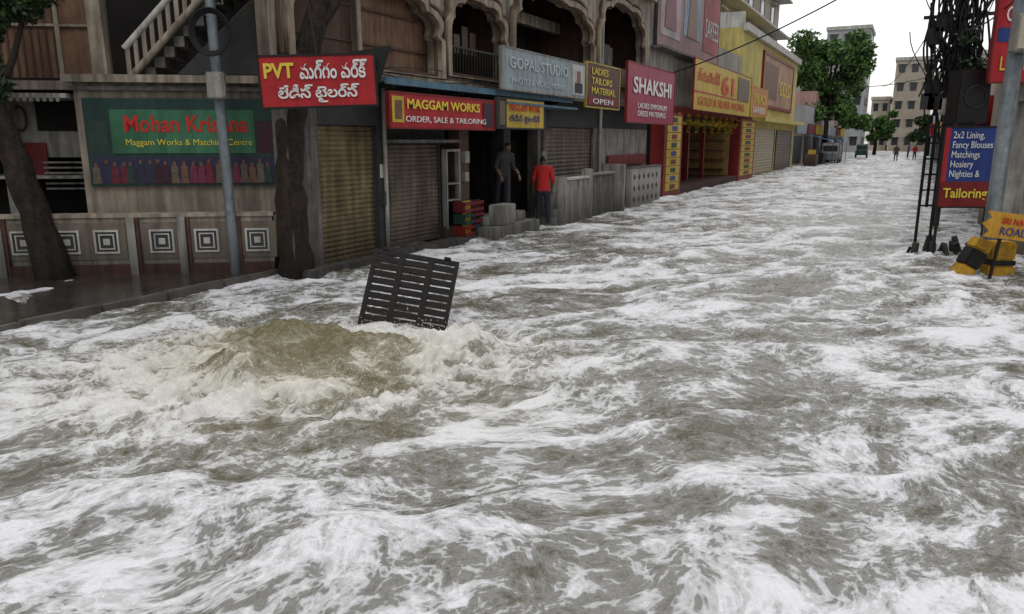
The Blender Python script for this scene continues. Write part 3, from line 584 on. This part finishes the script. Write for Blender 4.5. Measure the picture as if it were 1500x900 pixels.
rs=np.random.RandomState(4)
for i,(z,r_) in enumerate([(3.4,.3),(4.3,.28),(5.4,.33)]):
    for k in range(4): rod("cable_coil_%d%d"%(i,k),[(.7+(r_+rs.normal()*.03)*math.cos(t),22.72-k*.03,z+(r_+rs.normal()*.02)*math.sin(t)) for t in np.linspace(0,6.0,18)],.02,WIRE,4,True)
for i in range(12): z=rs.uniform(2.8,6.5); x=.7+rs.uniform(-.5,.5); box("junction_box_%d"%i,x-.16,x+.16,22.6,22.78,z,z+.4,[BLK,DGREY,LGREY,BLK][i%4])
for i in range(90):
    x=.7+rs.normal()*.35; x2=.7+rs.normal()*.45; z0=rs.uniform(2.2,4); z1=rs.uniform(4.2,8)
    pts=[(x+(x2-x)*t+.12*math.sin(t*7+i),22.75-.3*math.sin(t*3.1)*rs.rand(),z0+(z1-z0)*t) for t in np.linspace(0,1,12)]
    rod("hanging_cable_%d"%i,pts,rs.uniform(.01,.03),WIRE,4)
boxes("cross_arms",[(-.1,1.5,22.85,22.95,5.2,5.28),(-.2,1.6,22.85,22.95,6.2,6.28)],DGREY)
leaves("creeper",[(.9,22.6,4.6,.35),(1.15,22.6,4.0,.3),(1.3,22.5,3.6,.25)],500,.07,LEAFD,8)
def sagwire(name,a_,b_,sag,r_=.012):
    grp(name); A=Vector(a_);B=Vector(b_)
    rod("strand",[tuple(A.lerp(B,t)-Vector((0,0,sag*4*t*(1-t)))) for t in np.linspace(0,1,24)],r_,WIRE,4)
frame(W)
sagwire("overhead_cable",(.7,22.8,7.4),(-8.6,28.5,4.5),.35,.022)
sagwire("overhead_cable",(.7,22.9,6.3),(-3,75,6.8),.9,.02); sagwire("overhead_cable",(.7,22.9,5.3),(1.2,60,6),.8,.02)
sagwire("overhead_cable",(.7,22.9,5.6),(1.36,15.6,5.2),.15,.018); sagwire("overhead_cable",(.7,22.9,4.9),(1.36,15.6,4.6),.2,.015); sagwire("overhead_cable",(1.2,60,6.5),(-8,66,6.5),.5,.025)
frame(frz(.95,14.75,0,YAW)@Matrix.Rotation(math.radians(28),4,'Y')); grp("striped_barrier_stone")
box("block_lower",-.14,.14,-.15,.15,-.35,.12,BSTR,bev=.03); box("block_mid",-.14,.14,-.15,.15,.12,.42,BLK,bev=.02); box("block_top",-.14,.14,-.15,.15,.42,.62,BSTR,bev=.03)
frame(frz(1.5,15.1,0,YAW)); grp("striped_barrier_stone")
box("block_lower",-.25,.2,-.15,.15,-.3,.12,BSTR,bev=.03); box("block_mid",-.22,.18,-.15,.15,.12,.2,BLK); box("block_top",-.22,.18,-.15,.15,.2,.52,BSTR,bev=.03)
frame(frz(1.50,14.75,0,YAW)@Matrix.Rotation(math.radians(7),4,'Y')); grp("road_direction_sign")
ar=[(-.62,.60),(1.0,.60),(1.0,1.02),(-.62,1.02),(-.52,.92),(-.66,.81),(-.52,.70)]
panel("arrow_board",ar,[],.03,mat("orange_board",(.55,.29,.035),.6,.3,4,.05,.28),-.22)
text("text_a","ROAD NO. 4",-.35,.66,.95,.13,BLUE,-.245); text("text_b","SRI NAGAR COLONY",-.35,.84,1.1,.10,RTX,-.245); boxes("legs",[(-.3,-.26,-.2,-.16,-.3,.6),(.7,.74,-.2,-.16,-.3,.6)],BLK)

# ------------------------------------------------------------------ left pole, PVT sign, trees
frame(W); grp("street_pole")
rod("pole",[(-9.72,8.75,-.3),(-9.78,8.72,4),(-9.85,8.7,9)],[.085,.08,.07],GALV,12)
frame(frz(-9.72,8.72,0,YAW)); box("switch_box",-.14,.14,-.2,-.08,2.82,3.22,LGREY,bev=.02)
for k in range(5):
    r_=.27+.015*k; rod("cable_loop_%d"%k,[(-.02+r_*math.cos(t)*.95,-.14-.012*k,3.8+r_*1.05*math.sin(t)) for t in np.linspace(0,6.0,26)],.014,WIRE,4,True)
FP=frz(-8.02,9.06,0,YAW+.12)@Matrix.Translation((0,0,3.06))@Matrix.Rotation(math.radians(-2),4,'Y'); frame(FP)
sign("pvt_tailors_sign",-.84,.84,-.36,.36,0,RED,BLK)
text("text_a","PVT",-.78,.05,.44,.22,YTX,-.02,bold=.03); text("text_b","మగ్గం వర్క్",-.26,.03,1.0,.27,WTX,-.02,bold=.02); text("text_c","లేడీస్ టైలర్స్",-.60,-.31,1.2,.27,WTX,-.02,bold=.02)
me=bpy.data.meshes.new("dark_flap"); me.from_pydata([(.5,.1,-.3),(1.12,.1,.5),(.9,.12,-.05),(.0,.12,.35)],[],[(0,2,1,3)]); mk("dark_flap",me,BLK)
rod("sign_wire",[(0,.05,.37),(-.1,.4,1.2)],.012,WIRE,4)
frame(W)
def trunk(name,pts,rad,branches,seed=1):
    grp(name); rs=np.random.RandomState(seed)
    P_=[];Rr=[]
    for i in range(len(pts)-1):
        for t in np.linspace(0,1,5)[:-1]:
            k=1 if (i or t) else 0
            P_.append(tuple(np.array(pts[i])*(1-t)+np.array(pts[i+1])*t+rs.normal(size=3)*.012*k)); Rr.append((rad[i]*(1-t)+rad[i+1]*t)*(1+rs.normal()*.05))
    P_.append(pts[-1]);Rr.append(rad[-1])
    rod("trunk",P_,Rr,BARK,24)
    for i,(b_,r_) in enumerate(branches): rod("limb_%d"%i,b_,r_,BARK,8)
trunk("roadside_tree",[(-8.95,9.35,-.3),(-8.98,9.35,.5),(-8.93,9.3,1.5),(-8.9,9.35,2.4),(-8.75,9.5,3.3),(-8.5,9.7,4.2),(-8.3,9.9,5.5)],[.33,.26,.235,.225,.20,.17,.12],
   [([(-8.85,9.4,2.9),(-9.1,9.1,3.7),(-9.4,9.0,5)],[.09,.06,.04]),([(-8.6,9.6,3.7),(-8.2,9.9,4.4),(-7.9,10,5.5)],[.08,.06,.04])],3)
leaves("twig_leaves",[(-9.75,8.85,4.45,.22),(-9.45,9.0,4.55,.28),(-9.2,9.1,4.9,.4)],420,.06,LEAFD,22)
trunk("leaning_tree",[(-11.9,7.15,-.3),(-12.05,7.05,.6),(-12.2,6.95,1.6),(-12.4,6.8,2.6),(-12.6,6.7,3.6),(-12.5,6.8,5.0)],[.31,.25,.20,.18,.15,.1],
   [([(-12.4,6.8,2.7),(-12.1,7.0,3.4),(-11.8,7.1,4.1)],[.07,.05,.03]),([(-12.5,6.7,3.3),(-12.9,6.5,4)],[.06,.04])],4)
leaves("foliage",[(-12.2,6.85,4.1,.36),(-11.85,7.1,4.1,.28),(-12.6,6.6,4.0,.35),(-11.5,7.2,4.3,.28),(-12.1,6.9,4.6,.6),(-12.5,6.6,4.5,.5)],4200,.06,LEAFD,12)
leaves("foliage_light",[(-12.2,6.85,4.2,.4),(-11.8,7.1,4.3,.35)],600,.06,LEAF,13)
leaves("hanging_fronds",[(-12.35+.08*math.sin(i),6.85,2.75+i*.13,.12+.02*(i%3)) for i in range(10)],420,.08,LEAFD,15)

# ------------------------------------------------------------------ people
def person(name,loc,ang,hgt,shirt,trou,lean=0.0,headdown=.25,armfwd=.3):
    frame(frz(loc[0],loc[1],loc[2],ang)@Matrix.Scale(hgt/1.72,4)); grp(name)
    L=lean
    v=[(0,0,.93),(0,-.01-L*.2,1.10),(0,-.02-L*.5,1.30),(0,-.01-L*.7,1.44),(0,-.03-L*.8,1.53),
       (.10,0,.86),(.11,-.02,.48),(.12,.02,.08),(.13,-.13,.03), (-.10,0,.86),(-.11,.04,.48),(-.13,.06,.08),(-.14,-.09,.03),
       (.19,-.01-L*.7,1.42),(.25,.03-L*.6,1.15),(.23,-armfwd*.6-L*.6,.95), (-.19,-.01-L*.7,1.42),(-.25,.04-L*.6,1.14),(-.24,-armfwd*.4-L*.6,.92)]
    e=[(0,1),(1,2),(2,3),(3,4),(0,5),(5,6),(6,7),(7,8),(0,9),(9,10),(10,11),(11,12),(3,13),(13,14),(14,15),(3,16),(16,17),(17,18)]
    r=[(.165,.12),(.165,.12),(.185,.13),(.14,.10),.055,.10,.072,.05,.04,.10,.072,.05,.04,.08,.06,.04,.08,.06,.04]
    o=skinned("body",v,e,r,shirt,2)
    o.data.materials.append(trou); o.data.materials.append(SKIN)
    for p_ in o.data.polygons:
        c=p_.center
        if c.z<.88 and abs(c.x)<.2: p_.material_index=1
        if c.z<.07: p_.material_index=2
        if c.z>1.50: p_.material_index=2
        if abs(c.x)>.2 and c.z<1.08: p_.material_index=2
    hy=-.05-L*.8; me=bpy.data.meshes.new("head"); bm=bmesh.new(); bmesh.ops.create_uvsphere(bm,u_segments=20,v_segments=14,radius=1)
    for q_ in bm.verts:
        x,y,z=q_.co; k=1-.25*max(0,-z)
        q_.co=Vector((x*.077*k,y*.095*k-(.012 if (y<-.6 and z<-.3) else 0),z*.118))
    bm.to_mesh(me); bm.free(); me.materials.append(SKIN); me.materials.append(HAIR)
    for p_ in me.polygons:
        p_.use_smooth=True
        if p_.center.z>.055 or (p_.center.y>.0 and p_.center.z>-.05): p_.material_index=1
    Mh=Matrix.Translation((0,hy-.02,1.62))@Matrix.Rotation(headdown,4,'X'); mk("head",me,None,Mh)
    def sm(nm,x,y,z,sx,sy,sz,m_):
        me=bpy.data.meshes.new(nm); bm=bmesh.new(); bmesh.ops.create_uvsphere(bm,u_segments=8,v_segments=6,radius=1)
        for q_ in bm.verts: q_.co=Vector((q_.co.x*sx+x,q_.co.y*sy+y,q_.co.z*sz+z))
        bm.to_mesh(me); bm.free(); mk(nm,me,m_,Mh)
    sm("nose",0,-.098,-.02,.012,.018,.022,SKIN); sm("ear_l",.078,.0,-.01,.01,.02,.03,SKIN); sm("ear_r",-.078,.0,-.01,.01,.02,.03,SKIN)
    sm("eye_l",.03,-.085,.01,.012,.008,.007,WHITE); sm("eye_r",-.03,-.085,.01,.012,.008,.007,WHITE); sm("mouth",0,-.092,-.06,.024,.008,.006,DRED)
    for s_,i in ((1,15),(-1,18)):
        wx_,wy_,wz_=v[i]; hv=[(wx_,wy_,wz_),(wx_,wy_-.03,wz_-.07)]; he=[(0,1)]; hr=[.028,.03]
        for j in range(4):
            bx=wx_+(-.027+.018*j); k=len(hv); ln=[.065,.075,.07,.055][j]
            hv+=[(bx,wy_-.04,wz_-.09),(bx,wy_-.06,wz_-.09-ln*.5),(bx,wy_-.055,wz_-.09-ln)]; he+=[(1,k),(k,k+1),(k+1,k+2)]; hr+=[.010,.009,.007]
        k=len(hv); hv+=[(wx_-s_*.035,wy_-.05,wz_-.06),(wx_-s_*.045,wy_-.07,wz_-.1)]; he+=[(1,k),(k,k+1)]; hr+=[.011,.008]
        skinned("hand_%s"%("l" if s_>0 else "r"),hv,he,hr,SKIN,1)
person("man_in_red_shirt",(-8.30,17.6,0.02),math.radians(-150),1.76,SHIRT,TROU,.12,.45,.35)
person("man_in_dark_clothes",(-8.75,16.2,.5),math.radians(60),1.62,DSH,TROU,.25,.2,.5)
person("pedestrian",(-1.5,88,0),0,1.7,DSH,TROU); person("pedestrian",(.2,95,0),.5,1.65,SHIRT,TROU); person("pedestrian",(-.5,105,0),1.5,1.7,BLUE,TROU)
def vehicle(name,x,y,body,L_=3.6,w_=1.6,h_=1.9):
    frame(frz(x,y,0,0)); grp(name)
    prof=[(-L_/2,.35),(L_/2,.35),(L_/2,.9),(L_/2-.5,1.0),(L_/2-.9,h_-.1),(L_/2-1.3,h_),(-L_/2+.3,h_),(-L_/2,h_-.3)]
    me=bpy.data.meshes.new("body"); n_=len(prof); V=[(s*w_/2*(1 if z<1 else .9),y_,z) for s in (-1,1) for (y_,z) in [(-a_[0],a_[1]) for a_ in prof]]
    me.from_pydata(V,[],[tuple(range(n_)),tuple(range(2*n_-1,n_-1,-1))]+[(i,n_+i,n_+(i+1)%n_,(i+1)%n_) for i in range(n_)]); me.update(); mk("body",me,body)
    box("windscreen",-w_*.4,w_*.4,-L_/2+.55,-L_/2+.75,1.05,h_-.25,GLASS); box("rear_window",-w_*.38,w_*.38,L_/2+.005,L_/2+.02,1.05,h_-.4,GLASS)
    for s in (-1,1):
        box("side_window",s*w_*.47-.02,s*w_*.47+.02,-L_/2+1.2,L_/2-.5,1.1,h_-.3,GLASS)
        for yy in (-L_/2+.7,L_/2-.7): rod("wheel",[(s*(w_/2-.1),yy,.3),(s*(w_/2+.04),yy,.3)],.3,BLK,12)
vehicle("parked_van",-7.0,80,mat("van_grey",(.16,.17,.18),.4,.2,2,0)); vehicle("auto_rickshaw",-5.6,104,DGREEN,2.6,1.3,1.7)

# ------------------------------------------------------------------ recentre empties
bpy.context.view_layer.update()
ch={}
for o in COL.objects:
    if o.parent: ch.setdefault(o.parent,[]).append(o)
for e,cs in ch.items():
    c=Vector((0,0,0)); k=0
    for o in cs:
        for q_ in o.bound_box: c+=o.matrix_world@Vector(q_); k+=1
    c/=k; c.z=0
    e.location=c
    for o in cs: o.matrix_parent_inverse=Matrix.Translation(-c)
